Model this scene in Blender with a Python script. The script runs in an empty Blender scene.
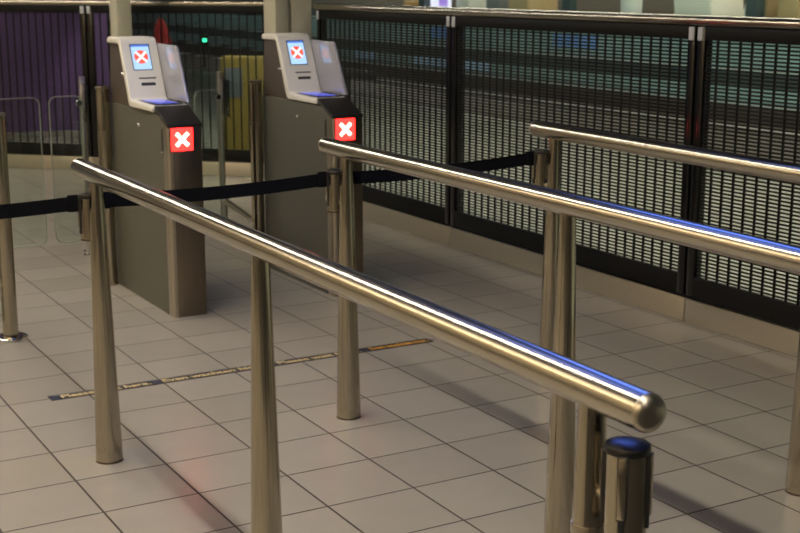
import bpy, bmesh, math, random
from mathutils import Vector, Matrix
random.seed(7)
C = bpy.context.scene.collection
sc = bpy.context.scene
PI = math.pi

# ---------------------------------------------------------------- materials
def mat(name, col, rough=0.5, metal=0.0, emit=None, estr=0.0, spec=0.5, noise=None, coat=0.0, grain=0.0):
    m = bpy.data.materials.new(name); m.use_nodes = True
    nt = m.node_tree; b = nt.nodes['Principled BSDF']
    b.inputs['Base Color'].default_value = (*col, 1)
    b.inputs['Roughness'].default_value = rough
    b.inputs['Metallic'].default_value = metal
    b.inputs['Specular IOR Level'].default_value = spec
    b.inputs['Coat Weight'].default_value = coat
    if emit:
        b.inputs['Emission Color'].default_value = (*emit, 1)
        b.inputs['Emission Strength'].default_value = estr
    if noise:   # (scale xyz, colour variation, roughness variation): fine grain of the finish, and the patchy train light streaks
        sx, sy, sz, cv, rv = noise
        tc = nt.nodes.new('ShaderNodeTexCoord'); mp = nt.nodes.new('ShaderNodeMapping')
        mp.inputs['Scale'].default_value = (sx, sy, sz)
        nz = nt.nodes.new('ShaderNodeTexNoise'); nz.inputs['Scale'].default_value = 1.0
        nz.inputs['Detail'].default_value = 3.0
        nt.links.new(tc.outputs['Object'], mp.inputs['Vector']); nt.links.new(mp.outputs['Vector'], nz.inputs['Vector'])
        if cv:
            mx = nt.nodes.new('ShaderNodeMix'); mx.data_type = 'RGBA'
            mx.inputs['A'].default_value = (*[c*(1-cv) for c in col], 1)
            mx.inputs['B'].default_value = (*[min(1, c*(1+cv)) for c in col], 1)
            nt.links.new(nz.outputs['Fac'], mx.inputs['Factor']); nt.links.new(mx.outputs['Result'], b.inputs['Base Color'])
        if rv:
            mr = nt.nodes.new('ShaderNodeMapRange')
            mr.inputs['To Min'].default_value = max(0.03, rough-rv); mr.inputs['To Max'].default_value = rough+rv
            nt.links.new(nz.outputs['Fac'], mr.inputs['Value']); nt.links.new(mr.outputs['Result'], b.inputs['Roughness'])
        if grain:   # brushed grain: fine ridges along the tube
            bp = nt.nodes.new('ShaderNodeBump'); bp.inputs['Strength'].default_value = grain; bp.inputs['Distance'].default_value = .001
            nt.links.new(nz.outputs['Fac'], bp.inputs['Height']); nt.links.new(bp.outputs['Normal'], b.inputs['Normal'])
    return m

def glass_mat(name, tint, gloss=0.08):
    m = bpy.data.materials.new(name); m.use_nodes = True
    nt = m.node_tree; nt.nodes.clear()
    out = nt.nodes.new('ShaderNodeOutputMaterial'); mix = nt.nodes.new('ShaderNodeMixShader')
    tr = nt.nodes.new('ShaderNodeBsdfTransparent'); gl = nt.nodes.new('ShaderNodeBsdfGlossy')
    tr.inputs['Color'].default_value = (*tint, 1); gl.inputs['Roughness'].default_value = 0.03
    lw = nt.nodes.new('ShaderNodeLayerWeight'); lw.inputs['Blend'].default_value = .5
    pw = nt.nodes.new('ShaderNodeMath'); pw.operation = 'POWER'; pw.inputs[1].default_value = 4.0
    ma = nt.nodes.new('ShaderNodeMath'); ma.operation = 'MULTIPLY_ADD'; ma.inputs[1].default_value = .7; ma.inputs[2].default_value = .035
    nt.links.new(lw.outputs['Facing'], pw.inputs[0]); nt.links.new(pw.outputs[0], ma.inputs[0])
    nt.links.new(ma.outputs[0], mix.inputs['Fac'])
    nt.links.new(tr.outputs['BSDF'], mix.inputs[1]); nt.links.new(gl.outputs['BSDF'], mix.inputs[2])
    nt.links.new(mix.outputs['Shader'], out.inputs['Surface'])
    return m

def tile_mat(name, c1, c2, grout, x0, y0, sx, sy, w, rough):
    m = bpy.data.materials.new(name); m.use_nodes = True
    nt = m.node_tree; b = nt.nodes['Principled BSDF']; N = nt.nodes; L = nt.links
    tc = N.new('ShaderNodeTexCoord'); sep = N.new('ShaderNodeSeparateXYZ'); L.new(tc.outputs['Object'], sep.inputs['Vector'])
    def math_(op, a, bb=None):
        n = N.new('ShaderNodeMath'); n.operation = op
        for i, v in enumerate((a, bb)):
            if v is None: continue
            if isinstance(v, (int, float)): n.inputs[i].default_value = v
            else: L.new(v, n.inputs[i])
        return n.outputs[0]
    res = []; cell = []
    for ax, o, s in (('X', x0, sx), ('Y', y0, sy)):
        t = math_('DIVIDE', math_('SUBTRACT', sep.outputs[ax], o), s)
        cell.append(math_('FLOOR', t))
        f = math_('FRACT', t)
        d = math_('MINIMUM', f, math_('SUBTRACT', 1.0, f))
        d = math_('MULTIPLY', d, s)
        mr = N.new('ShaderNodeMapRange'); mr.inputs['From Min'].default_value = w*0.5; mr.inputs['From Max'].default_value = w*0.5+0.0012
        L.new(d, mr.inputs['Value']); res.append(mr.outputs['Result'])
    tile = math_('MULTIPLY', res[0], res[1])
    cb = N.new('ShaderNodeCombineXYZ'); L.new(cell[0], cb.inputs[0]); L.new(cell[1], cb.inputs[1])
    wn = N.new('ShaderNodeTexWhiteNoise'); wn.noise_dimensions = '2D'; L.new(cb.outputs[0], wn.inputs['Vector'])
    nz = N.new('ShaderNodeTexNoise'); nz.inputs['Scale'].default_value = 9.0; nz.inputs['Detail'].default_value = 6.0
    L.new(tc.outputs['Object'], nz.inputs['Vector'])
    fac = math_('ADD', math_('MULTIPLY', wn.outputs['Value'], 0.55), math_('MULTIPLY', nz.outputs['Fac'], 0.45))
    mx = N.new('ShaderNodeMix'); mx.data_type = 'RGBA'
    mx.inputs['A'].default_value = (*c1, 1); mx.inputs['B'].default_value = (*c2, 1); L.new(fac, mx.inputs['Factor'])
    m2 = N.new('ShaderNodeMix'); m2.data_type = 'RGBA'; m2.inputs['A'].default_value = (*grout, 1)
    L.new(tile, m2.inputs['Factor']); L.new(mx.outputs['Result'], m2.inputs['B']); L.new(m2.outputs['Result'], b.inputs['Base Color'])
    rr = N.new('ShaderNodeMapRange'); rr.inputs['To Min'].default_value = 0.85; rr.inputs['To Max'].default_value = rough
    L.new(tile, rr.inputs['Value']); L.new(rr.outputs['Result'], b.inputs['Roughness'])
    bp = N.new('ShaderNodeBump'); bp.inputs['Strength'].default_value = 0.35; bp.inputs['Distance'].default_value = 0.002
    L.new(tile, bp.inputs['Height']); L.new(bp.outputs['Normal'], b.inputs['Normal'])
    return m

M = {}
M['floor'] = tile_mat('floor tiles', (.285,.263,.222), (.345,.32,.272), (.05,.036,.026), 2.0145, 4.028, .308, .2995, .0065, .25)
M['far_floor'] = tile_mat('platform paving', (.30,.31,.25), (.36,.365,.30), (.18,.18,.14), 4.25, 0, .6, .6, .006, .5)
M['dark_paving'] = mat('dark edge paving', (.075,.058,.04), .6)
M['white_line'] = mat('white line paint', (.75,.74,.68), .6)
M['wall'] = mat('warm wall paint', (.42,.36,.27), .7)
M['baffle'] = mat('bulkhead paint', (.06,.07,.11), .7)
M['mat'] = mat('dark reflection sheet', (.04,.037,.034), .9)
M['wall_dark'] = mat('dark wall panels', (.05,.045,.04), .6)
M['ceiling'] = mat('ceiling paint', (.035,.035,.04), .8)
M['steel'] = mat('brushed steel post', (.43,.39,.31), .17, 1.0, noise=(260, 260, 2, .28, .07), grain=.15)
M['rail'] = mat('satin steel tube', (.45,.415,.35), .21, 1.0, noise=(230, 3, 230, .07, .04), grain=.05)
M['cap'] = mat('dull steel cap', (.45,.41,.34), .33, 1.0, noise=(120, 120, 120, .12, .05))
M['dark_steel'] = mat('dark steel', (.16,.13,.10), .35, 1.0)
M['chrome'] = mat('chrome', (.8,.78,.74), .12, 1.0)
M['black'] = mat('black plastic', (.012,.012,.013), .45)
M['black_gloss'] = mat('black enamel', (.006,.006,.0065), .13, spec=.4)
M['nose'] = mat('nose black moulding', (.014,.012,.011), .5, spec=.3)
M['beam'] = mat('black beam enamel', (.006,.006,.006), .5, spec=.15)
M['clip'] = mat('pale fence clip', (.45,.47,.50), .35)
M['belt'] = mat('black belt webbing', (.005,.0055,.008), .9, spec=.1, noise=(400, 400, 400, .3, 0))
M['cap_black'] = mat('head cap black', (.008,.008,.009), .3)
M['mesh_black'] = mat('black grille enamel', (.007,.0065,.006), .6, spec=.15)
M['kick'] = mat('kick plate steel', (.50,.455,.36), .38, .8)
M['column'] = mat('column enamel', (.50,.48,.37), .5)
M['kiosk_side'] = mat('kiosk grey brown enamel', (.120,.116,.093), .42, 0.35, noise=(25, 25, 25, .06, .05))
M['kiosk_front'] = mat('kiosk bronze steel', (.22,.185,.14), .34, 1.0, noise=(90, 90, 3, .12, .05))
M['kiosk_trim'] = mat('kiosk corner steel', (.55,.49,.40), .3, 1.0, noise=(90, 90, 3, .1, .05))
M['pod_dark'] = mat('pod brown enamel', (.075,.06,.048), .4, 0.2)
M['shell'] = mat('off white shell', (.62,.60,.54), .38)
M['privacy'] = mat('polished grey plate', (.38,.38,.41), .12, 0.45, spec=.8)
M['screen'] = mat('screen pale blue', (.05,.05,.06), .2, emit=(.42,.66,1.0), estr=1.15)
M['screen_bar'] = mat('screen title bar', (.02,.03,.08), .2, emit=(.10,.22,.75), estr=.9)
M['icon_red'] = mat('screen red icon', (.1,.02,.02), .2, emit=(1.0,.14,.09), estr=.95)
M['icon_white'] = mat('screen white cross', (.1,.1,.1), .2, emit=(1,1,1), estr=1.25)
M['scan'] = mat('scanner glass blue', (.01,.012,.04), .08, emit=(.10,.14,1.0), estr=.55)
M['scan_dark'] = mat('scanner bezel', (.01,.01,.02), .12)
M['sign_red'] = mat('red light panel', (.2,.01,.01), .3, emit=(1.0,.014,.011), estr=8)
M['sign_white'] = mat('white light cross', (.3,.3,.3), .3, emit=(1.0,.80,.58), estr=4.5)
M['slot'] = mat('slot black', (.008,.008,.008), .5)
M['glass'] = glass_mat('clear glass', (.93,.97,.95))
M['glass_edge'] = mat('glass edge', (.22,.25,.21), .3)
M['glass_dark'] = glass_mat('smoked glass', (.42,.47,.47))
M['strip_black'] = mat('floor strip black', (.018,.016,.018), .45)
M['strip_blue'] = mat('floor strip blue end', (.016,.022,.05), .45)
M['strip_text'] = mat('floor strip letters', (.62,.50,.26), .5)
M['strip_orange'] = mat('floor strip orange letters', (.66,.36,.07), .5)
M['purple'] = mat('purple hoarding', (.155,.085,.25), .55, noise=(2, 2, 1, .2, 0))
M['purple_base'] = mat('hoarding plinth', (.30,.27,.24), .6)
M['train_dark'] = mat('train dark skirt', (.055,.045,.035), .5)
M['train_body'] = mat('train grey green body', (.045,.07,.07), .4)
M['train_teal'] = mat('train teal light streak', (.25,.40,.39), .4, noise=(.2, .9, 30, .5, 0))  # teal streaks of reflected light, put into the colour
M['train_pale'] = mat('train pale line', (.50,.60,.56), .4)
M['train_blue'] = mat('train blue glint', (.17,.36,.75), .35)
M['train_sky'] = mat('train pale blue glint', (.45,.70,.95), .35)
M['inside_dark'] = mat('train inside wall', (.10,.085,.06), .7)
M['inside_light'] = mat('train inside light', (.8,.8,.8), .5, emit=(1.0,.92,.78), estr=15)
M['cream'] = mat('cream upholstery', (.72,.68,.58), .6)
M['tan'] = mat('tan upholstery', (.48,.33,.16), .6)
M['orange'] = mat('orange trim', (.60,.30,.08), .5)
M['white'] = mat('white lacquer', (.72,.72,.66), .4)
M['grey'] = mat('mid grey', (.2,.2,.2), .5)
M['lilac'] = mat('lilac lit screen', (.2,.2,.2), .4, emit=(.86,.80,1.0), estr=1.2)
M['violet'] = mat('violet picture on lit screen', (.2,.2,.2), .4, emit=(.42,.22,.85), estr=.9)
M['yellow'] = mat('yellow enamel', (.36,.29,.055), .45)
M['panel_blue'] = mat('blue grey panel', (.16,.21,.24), .3)
M['red_cloth'] = mat('dark red cloth', (.34,.018,.018), .8)
M['green_light'] = mat('green lamp', (.02,.2,.08), .3, emit=(.05,1.0,.45), estr=3)
M['warm_tube'] = mat('warm white tube', (.8,.8,.8), .5, emit=(1.0,.92,.79), estr=58)
M['cool_tube'] = mat('greenish white tube', (.8,.8,.8), .5, emit=(1.0,.98,.80), estr=34)
M['wash_fill'] = mat('warm wall fill', (.8,.8,.8), .5, emit=(1.0,.79,.50), estr=8)
M['strip_fill'] = mat('warm floor fill', (.8,.8,.8), .5, emit=(1.0,.81,.52), estr=14)
M['blue_dim'] = mat('blue panel face', (.05,.05,.1), .3, emit=(.10,.20,.80), estr=1.6)
M['panel_fill'] = mat('dim warm panel', (.8,.8,.8), .5, emit=(1.0,.74,.47), estr=.7)
M['edge_fill'] = mat('train side fill', (.8,.8,.8), .5, emit=(.9,1.0,.93), estr=11)
M['blue_glow'] = mat('blue display face', (.05,.05,.1), .3, emit=(.07,.16,.80), estr=4.8)

# ---------------------------------------------------------------- mesh helpers
class MB:
    def __init__(self): self.bm = bmesh.new()
    def box(self, x0, x1, y0, y1, z0, z1, bev=0.0, rot=None, seg=2):
        r = bmesh.ops.create_cube(self.bm, size=1.0)
        vs = r['verts']
        for v in vs:
            v.co = Vector(((x0+x1)/2 + v.co.x*(x1-x0), (y0+y1)/2 + v.co.y*(y1-y0), (z0+z1)/2 + v.co.z*(z1-z0)))
        if rot: bmesh.ops.transform(self.bm, matrix=rot, verts=vs)
        if bev:
            es = list({e for v in vs for e in v.link_edges})
            bmesh.ops.bevel(self.bm, geom=es, offset=bev, segments=seg, affect='EDGES', profile=0.5)
        return self
    def tube(self, p0, p1, r0, r1=None, seg=28, caps=True):
        p0, p1 = Vector(p0), Vector(p1); r1 = r0 if r1 is None else r1
        d = (p1-p0); q = d.to_track_quat('Z', 'Y'); rings = []
        for p, r in ((p0, r0), (p1, r1)):
            rings.append([self.bm.verts.new(p + q @ Vector((r*math.cos(2*PI*i/seg), r*math.sin(2*PI*i/seg), 0))) for i in range(seg)])
        for i in range(seg):
            j = (i+1) % seg
            self.bm.faces.new((rings[0][i], rings[0][j], rings[1][j], rings[1][i]))
        if caps:
            self.bm.faces.new(list(reversed(rings[0]))); self.bm.faces.new(rings[1])
        return self
    def lathe(self, prof, o=(0,0,0), axis=(0,0,1), seg=32):
        """prof: (radius, distance along axis) list; radius 0 ends close the form"""
        o = Vector(o); q = Vector(axis).to_track_quat('Z', 'Y'); rings = []
        for r, h in prof:
            if r < 1e-6: rings.append([self.bm.verts.new(o + q @ Vector((0,0,h)))])
            else: rings.append([self.bm.verts.new(o + q @ Vector((r*math.cos(2*PI*i/seg), r*math.sin(2*PI*i/seg), h))) for i in range(seg)])
        for a, b in zip(rings, rings[1:]):
            for i in range(seg):
                j = (i+1) % seg
                f = [a[i % len(a)], a[j % len(a)], b[j % len(b)], b[i % len(b)]]
                u = []
                for v in f:
                    if v not in u: u.append(v)
                if len(u) > 2: self.bm.faces.new(u)
        if len(rings[0]) > 1: self.bm.faces.new(list(reversed(rings[0])))
        if len(rings[-1]) > 1: self.bm.faces.new(rings[-1])
        return self
    def prism(self, poly, a0, a1, axis='x', bev=0.0):
        """poly of (p,q) extruded along axis: x -> (y,z), y -> (x,z), z -> (x,y)"""
        def P(a, p, q): return {'x': (a, p, q), 'y': (p, a, q), 'z': (p, q, a)}[axis]
        A = [self.bm.verts.new(P(a0, *p)) for p in poly]; B = [self.bm.verts.new(P(a1, *p)) for p in poly]
        n = len(poly); fs = [self.bm.faces.new(A), self.bm.faces.new(list(reversed(B)))]
        for i in range(n):
            j = (i+1) % n; fs.append(self.bm.faces.new((A[j], A[i], B[i], B[j])))
        bmesh.ops.recalc_face_normals(self.bm, faces=fs)
        if bev:
            es = list({e for f in fs for e in f.edges})
            bmesh.ops.bevel(self.bm, geom=es, offset=bev, segments=3, affect='EDGES', profile=0.5)
        return self
    def xform(self, mtx):
        bmesh.ops.transform(self.bm, matrix=mtx, verts=self.bm.verts); return self
    def build(self, name, m, parent=None, loc=None, recalc=True):
        if recalc: bmesh.ops.recalc_face_normals(self.bm, faces=self.bm.faces)
        for f in self.bm.faces: f.smooth = True
        for e in self.bm.edges:
            e.smooth = not (len(e.link_faces) != 2 or e.calc_face_angle(0) > math.radians(38))
        me = bpy.data.meshes.new(name); self.bm.to_mesh(me); self.bm.free()
        me.materials.append(m)
        o = bpy.data.objects.new(name, me); C.objects.link(o)
        if parent: o.parent = parent
        if loc: o.location = loc
        return o

def thing(name, label, cat, loc=(0,0,0), rz=0, group=None):
    o = bpy.data.objects.new(name, None); C.objects.link(o)
    o.empty_display_size = .1
    o.location = loc; o.rotation_euler = (0, 0, rz)
    o['label'] = label; o['category'] = cat
    if group: o['group'] = group
    return o
def tag(o, label, cat, group=None):
    o['label'] = label; o['category'] = cat
    if group: o['group'] = group
    return o
def structure(o): o['kind'] = 'structure'; return o
def copy_tree(o, parent=None):
    c = o.copy(); C.objects.link(c)
    if parent: c.parent = parent
    for ch in [k for k in list(bpy.data.objects) if k.parent == o]: copy_tree(ch, c)
    return c

# ---------------------------------------------------------------- setting
structure(MB().box(-6, 4.25, -5, 14, -.12, 0).build('floor', M['floor']))
structure(MB().box(4.25, 8.85, -5, 60, -.12, 0).box(-6, 4.25, 14, 60, -.12, 0).build('floor_platform', M['far_floor']))
structure(MB().box(8.85, 10.9, -5, 60, -.12, 0).build('floor_edge', M['dark_paving']))
structure(MB().box(10.57, 10.69, -5, 60, 0, .003).build('trim_1', M['white_line']))
structure(MB().box(-2.8, -2.7, -5, 14, .28, 4.4).build('wall_left', M['wall']))
structure(MB().box(-2.82, -2.68, -5, 14, 0, .28).build('baseboard_left', M['wall_dark']))
structure(MB().box(4.62, 4.75, -5, 14, 2.25, 4.4).build('light_baffle', M['baffle']))  # added out of view to hide the platform lamp from the handrails
structure(MB().box(-2.7, 4.1, -5, 1.0, 0, .006).build('dark_floor_sheet', M['mat']))  # added dark sheet, there only to darken reflections in the posts
structure(MB().box(-4.1, 16, -5.1, -5, 0, 4.4).build('wall_back', M['wall_dark']))
structure(MB().box(-6, 16, -5, 60, 4.4, 4.55).build('ceiling', M['ceiling']))

# ---------------------------------------------------------------- handrails
HEAD_G = 'belt heads on the handrails'
def belt_head(parent, x, y, rot):
    """post mounted retractable belt head: steel drum, cap, four slot clips"""
    h = MB().lathe([(.029,.748),(.0328,.752),(.0328,.892),(.029,.893)]).build('belt_head', M['steel'], parent, loc=(x, y, 0))
    h.rotation_euler = (0, 0, rot)
    MB().lathe([(.033,.888),(.0357,.890),(.036,.8985),(.0345,.9015),(.025,.9040),(.013,.9056),(0,.906)]).build('head_cap', M['cap_black'], h)
    MB().lathe([(.0335,.7475),(.0335,.754),(.02,.754)]).build('base_ring', M['dark_steel'], h)
    for k in range(4):
        R = Matrix.Rotation(k*PI/2, 4, 'Z')
        c = MB().box(-.0085, .0085, -.0375, -.0270, .788, .892, .002).box(-.0055, .0055, -.0370, -.0270, .770, .788, .0015).xform(R).build('belt_slot', M['black'], h)
        MB().box(-.0065, .0065, -.0398, -.0370, .792, .890, .0012).xform(R).build('slot_cover', M['steel'], c)
    return h

def handrail(x, zc, y_far, y_near, posts, label, heads, up, dn):
    t = thing('handrail', label, 'handrail', (x, 0, 0), group=None)
    R = .031; zf, zn = zc+up, zc+dn     # the tube falls very slightly toward the viewer
    ax = Vector((0, y_near-y_far, zn-zf)).normalized()
    def zt(y): return zf + (zn-zf)*(y_far-y)/(y_far-y_near)
    MB().tube((0, y_far-.02, zt(y_far-.02)), (0, y_near+.02, zt(y_near+.02)), R, seg=40).build('rail_tube', M['rail'], t)
    dome = [(R,0),(R*1.0,.003),(R*.95,.008),(R*.82,.0125),(R*.5,.0155),(R*.2,.0167),(0,.017)]
    MB().lathe([(R*.9,-.004)]+dome, (0, y_near+.02, zt(y_near+.02)), ax).build('end_cap', M['cap'], t)
    MB().lathe([(R*.9,-.004)]+dome, (0, y_far-.02, zt(y_far-.02)), -ax).build('end_cap', M['cap'], t)
    for y in posts:
        p = MB().lathe([(.0452,.006),(.0452,.02),(.0225,zt(y)-.03),(.0225,zt(y)-.012)], (0,y,0), seg=36).build('post', M['steel'], t)
        MB().lathe([(.0465,0),(.0465,.007),(.03,.007)], (0,y,0), seg=36).build('base_collar', M['dark_steel'], p)
    for (y, side, rot) in heads:
        b = MB().tube((0, y, .80), (0, y+side*.05, .80), .008, seg=14).build('head_bracket', M['cap'], t)
        if side < 0: MB().lathe([(.0285,.722),(.0295,.726),(.0295,.738),(.0285,.742),(.024,.742)], (0,y,0)).build('clamp_ring', M['cap'], t)
        belt_head(t, 0, y+side*.088, rot).location.z = (zc-.965)*.8
    return t
Y1, Y2, Y3 = 4.16, 2.85, 1.565
handrail(1.246, .965, 4.36, 1.415, (Y1, Y2, Y3), 'nearest steel handrail, crossing the foreground with its domed end toward the viewer', [(Y1, 1, 0), (Y3, -1, math.radians(40))], .014, -.002)
handrail(2.162, .985, 4.34, 1.405, (Y1, Y2, Y3), 'middle steel handrail, starting in front of the right hand check kiosk', [(Y1, 1, 0)], .014, .004)
handrail(3.067, 1.007, 4.285, 1.405, (4.14, 2.79, Y3), 'farthest steel handrail, the one closest to the black grille fence', [(4.14, 1, 0)], .010, -.006)

# belts between the heads
def belt(x0, x1, z0, z1, label, sag=.012, dy=0):
    y = Y1+.088
    o = thing('queue_belt', label, 'belt', (x0, y, 0), group='black queue belts')
    o.rotation_euler = (0, 0, math.atan2(dy, x1-x0))
    mb = MB(); n = 14; pts = []
    for i in range(n+1):
        t = i/n; pts.append(((x1-x0)*t, z0+(z1-z0)*t - sag*4*t*(1-t)))
    poly = [(p, z-.0235) for p, z in pts] + [(p, z+.0235) for p, z in reversed(pts)]
    mb.prism(poly, -.0012, .0012, 'y')
    mb.build('webbing', M['belt'], o)
    MB().box(-.004, .03, -.006, .006, z0-.028, z0+.028, .002).build('end_clip', M['belt'], o)
    MB().box(x1-x0-.03, x1-x0+.004, -.006, .006, z1-.028, z1+.028, .002).build('end_clip', M['belt'], o)
    return o
belt(.335, 1.246-.042, .880, .874, 'black queue belt running off the left edge of the photo from the nearest handrail')
belt(1.246+.042, 2.162-.042, .876, .886, 'black queue belt between the nearest and the middle handrail, in front of the left kiosk')
belt(2.162+.042, 3.067-.042, .884, .906, 'black queue belt between the middle and the farthest handrail, in front of the grille fence', dy=-.02)

# ---------------------------------------------------------------- kiosks
def make_kiosk():
    k = thing('check_in_kiosk', 'left self service check kiosk with tilted screen and red lit cross on its front', 'kiosk', (2.113, 5.88, 0), group='self service check kiosks')
    W = .168
    body = MB().prism([(.004,0),(.86,0),(.86,.975),(.12,.975),(.004,.925)], 0, W, 'x', .004).build('body', M['kiosk_side'], k)
    # rounded front left corner and bronze front
    tr = [(-.002,.06),(-.002,.012)]
    for i in range(6):
        a = PI + (PI/2)*i/5
        tr.append((.012+.014*math.cos(a), .010+.014*math.sin(a)))
    tr += [(.022,-.004),(.022,.004),(.004,.012),(.003,.06)]
    MB().prism(tr, 0.0, .922, 'z').build('corner_trim', M['kiosk_trim'], k)
    fr = MB().box(.022, W, -.004, .006, 0, .922, .003).build('front_panel', M['kiosk_front'], k)
    # dark sloping nose
    MB().prism([(-.006,.918),(-.006,.932),(.165,1.006),(.185,1.004),(.185,.968),(.12,.968),(.0,.915)], -.002, W+.004, 'x', .004).build('sloping_nose', M['nose'], k)
    # red lit sign
    x0, z0, s = .014, .807, .108
    sg = MB().box(x0-.004, x0+s+.004, -.007, -.002, z0-.004, z0+s+.004, .002).build('sign_frame', M['slot'], k)
    MB().box(x0, x0+s, -.010, -.006, z0, z0+s, .003).build('red_light', M['sign_red'], sg)
    mb = MB(); c = Vector((x0+s/2, -.0105, z0+s/2))
    for a in (PI/4, -PI/4):
        mb.box(-.041, .041, -.0015, .0015, -.0088, .0088, rot=Matrix.Translation(c) @ Matrix.Rotation(a, 4, 'Y'))
    mb.build('white_cross', M['sign_white'], sg)
    # slot and locks on the side
    MB().box(-.003, .001, .072, .084, .80, .905, .001).build('side_slot', M['slot'], k)
    MB().lathe([(.008,0),(.008,.004),(.005,.006),(0,.006)], (-.0005, .078, .792), (-1,0,0), 16).build('slot_lamp', M['chrome'], k)
    MB().lathe([(.008,0),(.008,.004),(.006,.006),(0,.006)], (-.0005, .40, .895), (-1,0,0), 16).build('lock', M['chrome'], k)
    # pod carcass
    pod = MB().prism([(.44,.976),(.855,.976),(.82,1.285),(.66,1.278),(.54,1.0)], .002, W-.002, 'x', .004).build('pod', M['pod_dark'], k)
    MB().lathe([(.010,0),(.010,.005),(.007,.009),(0,.009)], (.0025, .62, 1.13), (-1,0,0), 16).build('lock', M['chrome'], pod)
    # white shell: tray lip + tilted face + top cap, one profile
    A, B = Vector((.485,.998)), Vector((.625,1.302))      # foot and head of the tilted face
    prof = [(.165,.978),(.16,.992),(.168,1.004),(.47,1.010),(.487,1.018),(.612,1.292),(.622,1.304),(.64,1.311),(.80,1.312),(.818,1.306),(.826,1.292),
            (.815,1.280),(.655,1.282),(.638,1.272),(.522,1.0),(.50,.978)]
    L0, L1 = -.012, W+.010
    sh = MB().prism(prof, L0, L1, 'x', .005).build('shell', M['shell'], k)
    # face frame: local (u across, t down from the top) on the tilted face
    P0 = Vector((0, .612, 1.292)); P1 = Vector((0, .487, 1.018)); dv = (P1-P0); Lf = dv.length; dv.normalize()
    nrm = Vector((0, dv.z, -dv.y)); nrm = nrm if nrm.y < 0 else -nrm
    F = Matrix(((1, 0, 0, 0), (0, dv.y, nrm.y, P0.y), (0, dv.z, nrm.z, P0.z), (0, 0, 0, 1)))   # local: x=u, y=t, z=out
    def face_box(u0, u1, t0, t1, h0, h1, bev=0): return MB().box(u0, u1, t0, t1, h0, h1, bev).xform(F)
    su0, su1, st0, st1 = .037, .130, .018, .150
    bz = face_box(su0-.004, su1+.004, st0-.004, st1+.004, -.001, .0012, .0005).build('screen_bezel', M['scan_dark'], sh)
    sn = face_box(su0, su1, st0, st1, 0, .0022).build('screen', M['screen'], k)
    face_box(su0, su1, st0, st0+.011, .001, .0028).build('title_bar', M['screen_bar'], sn)
    cu, ct = (su0+su1)/2, st0+.066
    MB().lathe([(.036,0),(.036,.0028),(0,.0028)], (cu, ct, 0.0005), (0,0,1), 32).xform(F).build('red_disc', M['icon_red'], sn)
    mb = MB()
    for a in (PI/4, -PI/4):
        mb.box(-.036, .036, -.0055, .0055, .001, .0042, rot=Matrix.Translation((cu, ct, 0)) @ Matrix.Rotation(a, 4, 'Z'))
    mb.xform(F).build('white_cross', M['icon_white'], sn)
    face_box(.052, .142, .193, .200, -.002, .0012).build('upper_slot', M['slot'], sh)
    face_box(.060, .134, .220, .236, -.002, .0016, .0006).build('lower_slot', M['slot'], sh)
    # scanner glass in the tray
    sc_ = MB().box(.018, W-.012, .20, .465, 1.006, 1.0115, .001).build('scanner_bezel', M['scan_dark'], k)
    MB().box(.035, W-.03, .22, .455, 1.010, 1.0130, .0005).build('scanner_glass', M['scan'], sc_)
    # polished privacy plate on the right
    MB().prism([(.200,1.012),(.495,1.012),(.632,1.272),(.625,1.282),(.345,1.280),(.333,1.270)], L1+.001, L1+.016, 'x', .003).build('privacy_plate', M['privacy'], k)
    return k
kiosk = make_kiosk()
kiosk2 = copy_tree(kiosk)
kiosk2.location.x += .866
kiosk2['label'] = 'right self service check kiosk, nearer the grille fence, partly behind the middle handrail'

# ---------------------------------------------------------------- gate barriers and glass
def make_barrier():
    b = thing('gate_barrier', 'steel posts and smoked glass barrier behind the left kiosk', 'barrier', (2.073, 6.73, 0), group='gate barriers behind the kiosks')
    p = MB().tube((0,0,0), (0,0,.825), .035).build('thick_post', M['steel'], b)
    MB().tube((0,0,.829), (0,0,1.045), .035).build('swivel_sleeve', M['steel'], p)
    MB().lathe([(.034,.820),(.034,.834)]).build('joint_ring', M['dark_steel'], p)
    MB().lathe([(.037,1.043),(.037,1.052),(.033,1.056),(0,1.056)]).build('post_cap', M['kiosk_front'], p)
    q = Vector((.163, .92, 0))
    t = MB().box(q.x-.016, q.x+.016, q.y-.016, q.y+.016, 0, 1.045, .003).build('thin_post', M['cap'], b)
    MB().lathe([(.04,0),(.04,.008),(.02,.012)], q).build('foot', M['chrome'], t)
    d = q.normalized(); a = math.atan2(d.y, d.x); R = Matrix.Rotation(a, 4, 'Z')
    L = q.length
    MB().box(.03, L-.012, -.012, .012, .235, .265, .002).xform(R).build('bottom_rail', M['cap'], b)
    MB().box(L-.09, L-.07, -.010, .010, 0, .24, .002).xform(R).build('rail_leg', M['cap'], b)
    MB().box(L-.26, L-.02, -.005, .005, .79, 1.01, .003).xform(R).build('glass_panel', M['glass_dark'], b)
    return b
bar = make_barrier()
bar2 = copy_tree(bar); bar2.location.x += .862
bar2['label'] = 'steel posts and smoked glass barrier seen between the two kiosks, beside the right kiosk'

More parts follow.
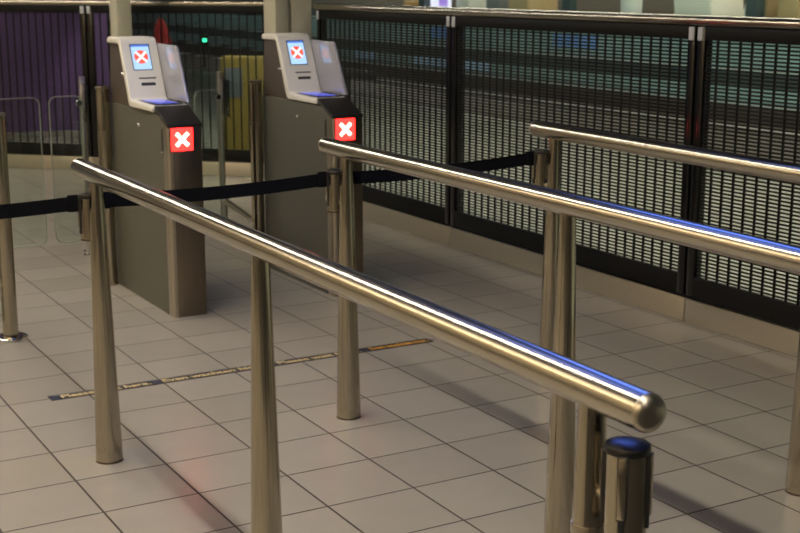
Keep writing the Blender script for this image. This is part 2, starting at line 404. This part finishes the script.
def rounded(x0, x1, z0, z1, r, n=6):
    pts = []
    for cx, cz, a0 in ((x1-r, z1-r, 0), (x0+r, z1-r, PI/2), (x0+r, z0+r, PI), (x1-r, z0+r, 1.5*PI)):
        for i in range(n+1):
            a = a0 + (PI/2)*i/n; pts.append((cx+r*math.cos(a), cz+r*math.sin(a)))
    return pts
def leaf(x0, x1, label, hinge):
    y = 7.54
    g = thing('glass_gate_leaf', label, 'gate leaf', ((x0+x1)/2, y, 0), group='glass gate leaves')
    w = (x1-x0)/2
    pn = MB().prism(rounded(-w, w, .09, .945, .045), -.005, .005, 'y').build('glass_pane', M['glass'], g)
    out = rounded(-w, w, .09, .945, .045); inn = rounded(-w+.0045, w-.0045, .0945, .9405, .041)
    mb = MB(); n = len(out)
    o0 = [mb.bm.verts.new((p[0], -.0056, p[1])) for p in out]; o1 = [mb.bm.verts.new((p[0], .0056, p[1])) for p in out]
    i0 = [mb.bm.verts.new((p[0], -.0056, p[1])) for p in inn]; i1 = [mb.bm.verts.new((p[0], .0056, p[1])) for p in inn]
    for i in range(n):
        j = (i+1) % n
        for q in ((o0[i],o0[j],i0[j],i0[i]), (o1[j],o1[i],i1[i],i1[j]), (o0[j],o0[i],o1[i],o1[j]), (i0[i],i0[j],i1[j],i1[i])): mb.bm.faces.new(q)
    mb.build('polished_edge', M['glass_edge'], pn)
    hx = w-.01 if hinge > 0 else -w+.01
    MB().lathe([(.016,-.012),(.018,-.006),(.018,.006),(.016,.012)], (hx-.01*hinge, 0, .90), (0,1,0), 18).build('top_clamp', M['chrome'], g)
    MB().lathe([(.026,0),(.026,.010),(.014,.014),(.012,.10)], (hx, 0, 0), (0,0,1), 20).build('floor_pivot', M['chrome'], g)
    return g
leaf(2.005, 2.20, 'small clear glass gate leaf beside the left kiosk, hinged next to its steel posts', 1)
leaf(1.60, 1.955, 'wider clear glass gate leaf at the left edge of the photo', -1)
leaf(2.885, 3.06, 'clear glass gate leaf between the two kiosks', 1)

# barrier post at far left, with a pane running out of frame
lp = thing('screen_post', 'round steel post on a floor flange at the left edge of the photo', 'post', (1.34, 5.905, 0))
MB().tube((0,0,.008), (0,0,1.015), .0345).build('tube', M['steel'], lp)
MB().lathe([(.036,1.012),(.036,1.020),(.032,1.024),(0,1.024)]).build('post_cap', M['cap'], lp)
MB().lathe([(.075,0),(.075,.008),(.068,.012),(.034,.012)]).build('floor_flange', M['chrome'], lp)
MB().box(-.62, -.036, -.006, .006, .08, .98, .002).build('glass_pane', M['glass'], lp)
MB().box(-.05, -.028, -.012, .012, .2, .25, .003).box(-.05, -.028, -.012, .012, .8, .85, .003).build('pane_clamp', M['cap'], lp)

# ---------------------------------------------------------------- grille fences
def grille(y0, y1, z0, z1, x):
    """louvre grille between y0..y1: vertical bars and thin flats"""
    mb = MB(); n = max(1, round((y1-y0)/.070)); p = (y1-y0)/n
    def raw(xa, xb, ya, yb, za, zb):
        v = [mb.bm.verts.new(c) for c in ((xa,ya,za),(xb,ya,za),(xb,yb,za),(xa,yb,za),(xa,ya,zb),(xb,ya,zb),(xb,yb,zb),(xa,yb,zb))]
        for f in ((3,2,1,0),(4,5,6,7),(0,1,5,4),(1,2,6,5),(2,3,7,6),(3,0,4,7)): mb.bm.faces.new([v[i] for i in f])
    for i in range(n+1):
        y = y0+i*p; raw(x-.004, x+.006, y-.0042, y+.0042, z0, z1)
    m = round((z1-z0)/.0168); q = (z1-z0)/m
    for i in range(m+1):
        z = z0+i*q; raw(x-.0025, x+.0025, y0, y1, z-.0041, z+.0041)
    return mb
def fence(name, label, loc, rz, ys, top0, top1, kicks):
    """local frame: fence runs along +y at x=0, hall on the -x side"""
    f = thing(name, label, 'fence', loc, rz, group='black grille fences')
    MB().tube((0, top0, 1.413), (0, top1, 1.413), .0255, seg=28).build('top_rail', M['rail'], f)
    for a, b in zip(ys, ys[1:]):
        g = grille(a+.054, b-.054, .225, 1.335, 0).build('grille', M['mesh_black'], f, recalc=False)
        MB().box(-.014, .018, a+.012, b-.012, 1.328, 1.388, .002).build('frame_beam', M['beam'], g)
        MB().box(-.014, .018, a+.012, b-.012, .132, .228, .002).build('frame_beam', M['beam'], g)
        for y in (a, b):
            s = 1 if y == a else -1
            lo, hi = sorted((y+s*.009, y+s*.056))
            MB().box(-.016, .02, lo, hi, .132, 1.388, .003).build('stile', M['black_gloss'], g)
            lo, hi = sorted((y+s*.014, y+s*.046))
            MB().box(-.022, -.012, lo, hi, 1.325, 1.385, .003).build('clip', M['clip'], g)
    for y in ys:
        MB().box(.016, .04, y-.05, y+.05, 0, 1.392, .003).build('post', M['black_gloss'], f)
    for a, b in zip(kicks, kicks[1:]):
        MB().box(-.012, .012, a+.003, b-.003, .002, .118, .002).build('kick_plate', M['kick'], f)
    MB().box(-.02, .03, kicks[0], kicks[-1], .121, .132, .002).build('ledge', M['black_gloss'], f)
    return f
fence('grille_fence', 'long black grille fence with steel top rail along the right side', (4.21, 0, 0), 0, (2.51, 4.605, 6.715, 8.52), 1.8, 8.55, (1.8, 2.51, 4.605, 6.715, 8.52))
# the rear fence turns 45 degrees; its local +y points along (-1, 1)
fence('grille_fence', 'black grille fence at the back left, in front of the purple hoarding', (4.45, 9.85, 0), PI/4, (-.12, 1.645, 3.73, 5.8), -.15, 5.9, (-.15, 1.645, 3.73, 5.8))

# columns at the ends of the fences
def column(name, x0, x1, y0, y1, label):
    o = thing(name, label, 'column', ((x0+x1)/2, (y0+y1)/2, 0), group='pale square columns')
    w, d = (x1-x0)/2, (y1-y0)/2
    MB().box(-w, w, -d, d, .012, 4.4, .006).build('shaft', M['column'], o)
    MB().box(-w-.012, w+.012, -d-.012, d+.012, 0, .014, .003).build('base_plate', M['dark_steel'], o)
    return o
column('square_column', 3.318, 3.44, 10.3, 10.48, 'pale square column rising directly behind the left kiosk')
column('square_column', 3.893, 3.998, 8.55, 8.75, 'left one of the paired pale columns behind the right kiosk')
column('square_column', 4.022, 4.178, 8.55, 8.75, 'right one of the paired pale columns, at the end of the long fence')

# ---------------------------------------------------------------- floor strip with writing
st = thing('floor_sign_strip', 'narrow black floor strip with yellow waiting text across the lanes', 'floor sign', (1.25, 4.895, 0))
MB().box(0, 1.728, 0, .062, .0002, .0016).build('strip', M['strip_black'], st)
mb = MB()
for a, b in ((0, .036), (.415, .452), (.905, .965), (1.375, 1.41)): mb.box(a, b, .002, .060, .0012, .0020)
mb.build('blue_gap', M['strip_blue'], st)
def lettering(txt, x0, x1, m):
    cu = bpy.data.curves.new('lettering', 'FONT'); cu.body = txt; cu.size = .056; cu.offset = .0012; cu.extrude = .0003
    tmp = bpy.data.objects.new('lettering', cu); C.objects.link(tmp)
    bpy.context.view_layer.update()
    me = bpy.data.meshes.new_from_object(tmp.evaluated_get(bpy.context.evaluated_depsgraph_get()))
    bpy.data.objects.remove(tmp)
    xs = [v.co.x for v in me.vertices]; s = (x1-x0)/(max(xs)-min(xs)); mn = min(xs)
    for v in me.vertices: v.co.x = (v.co.x-mn)*s + x0; v.co.y = v.co.y + .013; v.co.z += .0020
    me.materials.clear(); me.materials.append(m)
    o = bpy.data.objects.new('lettering', me); C.objects.link(o); o.parent = st
    return o
lettering('Please wait here.', .045, .408, M['strip_text'])
lettering('Even wachten hier.', .460, .895, M['strip_text'])
lettering('Please wait here.', .972, 1.368, M['strip_text'])
lettering('Even wachten hier.', 1.418, 1.712, M['strip_orange'])['label'] = 'orange lettering'

# ---------------------------------------------------------------- beyond the fence
# purple hoarding behind the left part of the rear fence
hd = thing('purple_hoarding', 'tall purple hoarding behind the rear fence at top left', 'hoarding', (4.0, 13.72, 0), math.radians(168))
MB().box(-.30, 3.6, -.1, .1, .06, 2.6, .01).build('panel', M['purple'], hd)
MB().box(-.32, 3.62, -.12, .12, 0, .06, .01).build('plinth', M['purple_base'], hd)

# yellow cabinet
yc = thing('yellow_cabinet', 'yellow machine with a blue grey panel behind the fence, between the kiosks', 'machine', (4.62, 10.85, 0), math.radians(-24))
MB().box(-.20, .22, 0, .35, .04, .93, .02).build('body', M['yellow'], yc)
MB().box(-.17, -.01, -.012, .004, .58, .84, .006).build('front_panel', M['panel_blue'], yc)
MB().box(-.18, .20, .03, .32, 0, .045, .004).build('plinth', M['black'], yc)

# furled red cloth on a pole
rc = thing('furled_red_parasol', 'dark red furled cloth on a pole, just behind the left kiosk top', 'parasol', (4.09, 11.45, 0))
MB().tube((0,0,.02), (0,0,1.24), .012).build('pole', M['dark_steel'], rc)
mb = MB(); prof = []
for i in range(9):
    t = i/8; prof.append((.014+.125*t**.8*(1-.25*t), 1.27-.42*t))
mb.lathe(prof, seg=40)
for v in mb.bm.verts:
    a = math.atan2(v.co.y, v.co.x); r = math.hypot(v.co.x, v.co.y); k = 1+.22*math.sin(8*a)*min(1, r/.05)
    v.co.x *= k; v.co.y *= k
mb.build('cloth', M['red_cloth'], rc)
MB().lathe([(.16,0),(.16,.03),(.02,.06)]).build('foot', M['black'], rc)

# leaning bar
lb = thing('leaning_bar', 'dark horizontal bar on a stand beyond the fence, right of the right kiosk', 'bar', (4.62, 8.72, 0))
MB().tube((0,-.27,.915), (0,.30,.915), .034, seg=20).build('bar', M['black'], lb)
MB().tube((0,.14,.01), (0,.14,.89), .02, seg=20).build('stem', M['black'], lb)
MB().lathe([(.11,0),(.11,.012),(.02,.016)], (0,.14,0)).build('foot', M['black'], lb)

# signal with green lamp on the platform edge
sg = thing('signal_lamp', 'small green signal lamp far away beyond the fence, between the kiosks', 'signal', (9.3, 23.7, 0))
MB().tube((0,0,0), (0,0,.36), .03, seg=14).build('pole', M['black'], sg)
MB().box(-.07, .07, -.05, .05, .34, .62, .015).build('housing', M['black'], sg)
MB().lathe([(.045,0),(.045,.012),(0,.03)], (0,-.05,.50), (0,-1,0), 18).build('green_lens', M['green_light'], sg)

# the train alongside the platform
tr = thing('train_carriage', 'dark train with painted teal light streaks standing beyond the fence and the white line', 'train', (11.05, 0, 0))
YA, YB = 3.0, 52.0
MB().box(0, .12, YA, YB, -.4, .19).build('skirt', M['train_dark'], tr)
MB().box(.0, .12, YA, YB, .19, 1.16).build('lower_wall', M['train_body'], tr)
MB().box(.0, .12, YA, YB, 1.95, 2.9).build('upper_wall', M['train_body'], tr)
def band(z0, z1, nm, m, ya=YA, yb=YB, d=.008): MB().box(-d, .01, ya, yb, z0, z1).build(nm, m, tr)
band(.235, .40, 'teal_light_streak', M['train_teal'])
band(.190, .205, 'pale_line', M['train_pale'])
band(.575, .592, 'pale_line', M['train_pale'])
band(.60, .90, 'teal_light_streak', M['train_teal'])
band(.925, .955, 'pale_line', M['train_pale'])
for ya, yb in ((14.0, 15.0), (17.3, 18.3)): band(.70, .87, 'blue_glint', M['train_blue'], ya, yb, .014)  # bright blue highlights on the train, put in as coloured patches
for ya, yb in ((16.6, 18.8), (20.2, 20.9)): band(.255, .385, 'pale_blue_glint', M['train_sky'], ya, yb, .014)
# window mullions and panes
edges = [8.4, 11.25, 14.75, 18.6, 23.0, 28.0]
for y in edges: MB().box(.0, .12, y-.09, y+.09, 1.16, 1.95).build('window_pillar', M['train_body'], tr)
MB().box(.0, .12, YA, edges[0], 1.16, 1.95).box(.0, .12, edges[-1], YB, 1.16, 1.95).build('end_wall', M['train_body'], tr)
for a, b in zip(edges, edges[1:]):
    MB().box(.05, .06, a+.09, b-.09, 1.16, 1.95).build('window_pane', M['glass'], tr)
MB().box(2.4, 2.5, YA, YB, 0, 2.9).build('inner_wall', M['inside_dark'], tr)
MB().box(.12, 2.4, YA, YB, .35, .4).build('cabin_floor', M['train_dark'], tr)
MB().box(0, 2.5, YA, YB, 2.9, 3.0).build('roof', M['train_body'], tr)
MB().box(1.0, 1.3, 8.0, 28.0, 2.78, 2.83).build('interior_lamp', M['inside_light'], tr)
def seat(y0, y1, m, lean=0.0, head=1.55):
    s = MB().prism([(y0,.75),(y1,.75),(y1+lean,head),(y0+lean,head)], .25, .80, 'x', .02).build('seat_back', m, tr)
    MB().box(.25, .80, y0-.45, y0+.02, .70, .82, .03).build('seat_cushion', m, s)
    MB().box(.35, .7, y0-.3, y0-.1, .4, .72).build('seat_base', M['grey'], s)
seat(10.80, 11.10, M['tan']); seat(11.26, 11.46, M['tan']); seat(12.12, 12.78, M['cream'], .1)
seat(11.58, 11.76, M['cream'], -.2); seat(16.0, 16.5, M['tan']); seat(17.6, 17.95, M['cream'])
seat(16.75, 17.1, M['grey']); seat(19.1, 19.6, M['orange'], 0, 1.27)
MB().tube((.3, 13.72, .4), (.3, 13.72, 2.85), .14, seg=24).build('white_pole', M['white'], tr)
ls = MB().box(.16, .2, 18.0, 18.85, 1.15, 1.75, .01).build('lit_display', M['lilac'], tr)
MB().box(.15, .165, 18.05, 18.3, 1.2, 1.6).build('violet_picture', M['violet'], ls)

# ---------------------------------------------------------------- lamps and added fill lights (above the frame)
def linear_lamp(x, y0, y1, z, w, m, label):
    t = thing('linear_ceiling_lamp', label, 'lamp', (x, (y0+y1)/2, 0)); h = (y1-y0)/2
    MB().box(-w/2-.02, w/2+.02, -h, h, z+.012, z+.09, .004).build('housing', M['grey'], t)
    MB().box(-w/2, w/2, -h+.01, h-.01, z, z+.013).build('diffuser', m, t)
    for y in (-h*.7, h*.7): MB().tube((0,y,z+.09), (0,y,4.4), .006, seg=8).build('hanger', M['grey'], t)
linear_lamp(.94, -3, 16, 3.34, .085, M['warm_tube'], 'long warm white lamp hanging over the left lane, above the frame')
linear_lamp(6.1, -2, 13, 4.25, .3, M['cool_tube'], 'long greenish white lamp over the platform beyond the fence, above the frame')
ww = thing('left_wall_fill', 'added unseen warm fill light along the left wall, outside the frame', 'lamp', (-2.15, 4, 0))  # added fill: warms the left floor and the rail reflections
MB().box(0, .03, -6, 6, 3.1, 3.6, .004).build('shield', M['grey'], ww)
MB().box(-.02, .0, -5.9, 5.9, 3.15, 3.55).build('diffuser', M['wash_fill'], ww)
MB().box(.03, .25, -5.9, 5.9, 3.1, 3.115).build('lower_diffuser', M['strip_fill'], ww)
for y in (-4, 4): MB().tube((.015,y,3.6), (.015,y,4.4), .006, seg=8).build('hanger', M['grey'], ww)
lpn = thing('ceiling_fill_panel', 'broad dim warm fill panel added over the left side, outside the frame', 'lamp', (-1.75, 5, 0))  # added soft fill that brightens the left floor
MB().box(-.75, .75, -7, 7, 3.62, 3.72, .004).build('frame', M['grey'], lpn)
MB().box(-.70, .70, -6.95, 6.95, 3.605, 3.62).build('diffuser', M['panel_fill'], lpn)
for y in (-5, 0, 5): MB().tube((0,y,3.72), (0,y,4.4), .006, seg=8).build('hanger', M['grey'], lpn)
tw = thing('train_fill_strip', 'added shielded fill strip that lights the side of the train, above the frame', 'lamp', (10.2, 17, 0))  # added fill, shielded so the floor does not mirror it
MB().box(-.03, 0, -14, 14, 2.75, 3.25, .004).build('shield', M['black'], tw)
MB().box(0, .02, -13.9, 13.9, 2.8, 3.2).build('diffuser', M['edge_fill'], tw)
for y in (-11, 0, 11): MB().tube((-.015,y,3.25), (-.015,y,4.4), .01, seg=8).build('hanger', M['grey'], tw)
bp_ = thing('blue_fill_panel', 'added blue fill panel over the middle lane, outside the frame', 'lamp', (2.0, 4.5, 0))  # added glow that widens the blue highlight on the rails
MB().box(-.75, .75, -.85, .85, 3.51, 3.6, .004).build('frame', M['black'], bp_)
MB().box(-.72, .72, -.82, .82, 3.495, 3.51).build('diffuser', M['blue_dim'], bp_)
for x in (-.6, .6): MB().tube((x,0,3.6), (x,0,4.4), .006, seg=8).build('hanger', M['grey'], bp_)
dsp = thing('hanging_blue_glow', 'added unseen blue display hanging high between the lanes, outside the frame', 'glow panel', (2.92, 3.75, 0), math.radians(-90))  # added glow, placed for blue reflections on rails and head cap
MB().box(-.52, .52, 0, .14, 1.86, 3.44, .02).build('casing', M['black'], dsp)
MB().box(-.48, .48, -.008, .004, 1.9, 3.4).build('glow_face', M['blue_glow'], dsp)
for x in (-.4, .4): MB().tube((x,.07,3.43), (x,.07,4.4), .02, seg=12).build('hanger', M['black'], dsp)

# ---------------------------------------------------------------- world
w = bpy.data.worlds.new('night'); sc.world = w; w.use_nodes = True
bg = w.node_tree.nodes['Background']; bg.inputs['Color'].default_value = (.55,.58,.66,1); bg.inputs['Strength'].default_value = .12

# ---------------------------------------------------------------- camera
cam = bpy.data.cameras.new('camera'); co = bpy.data.objects.new('camera', cam); C.objects.link(co); sc.camera = co
xa, yh, xb, cx, cy = -371.0, -19.0, 2750.0, 400.0, 266.5
f = math.sqrt(-(xa-cx)*(xb-cx) - (yh-cy)**2)
pitch = math.atan((cy-yh)/f); yaw = math.atan((cx-xa)/(f/math.cos(pitch)))
cam.sensor_width = 36.0; cam.lens = f/800*36
co.location = (0, 0, 1.59); co.rotation_euler = (PI/2-pitch, 0, -yaw)
cam.dof.use_dof = True; cam.dof.focus_distance = 3.3; cam.dof.aperture_fstop = 8.0
cam.clip_start = .05

vs = sc.view_settings
sc.display_settings.display_device = 'sRGB'
vs.view_transform = 'Standard'; vs.look = 'None'; vs.gamma = 1.0; vs.use_curve_mapping = False; vs.exposure = 0.02
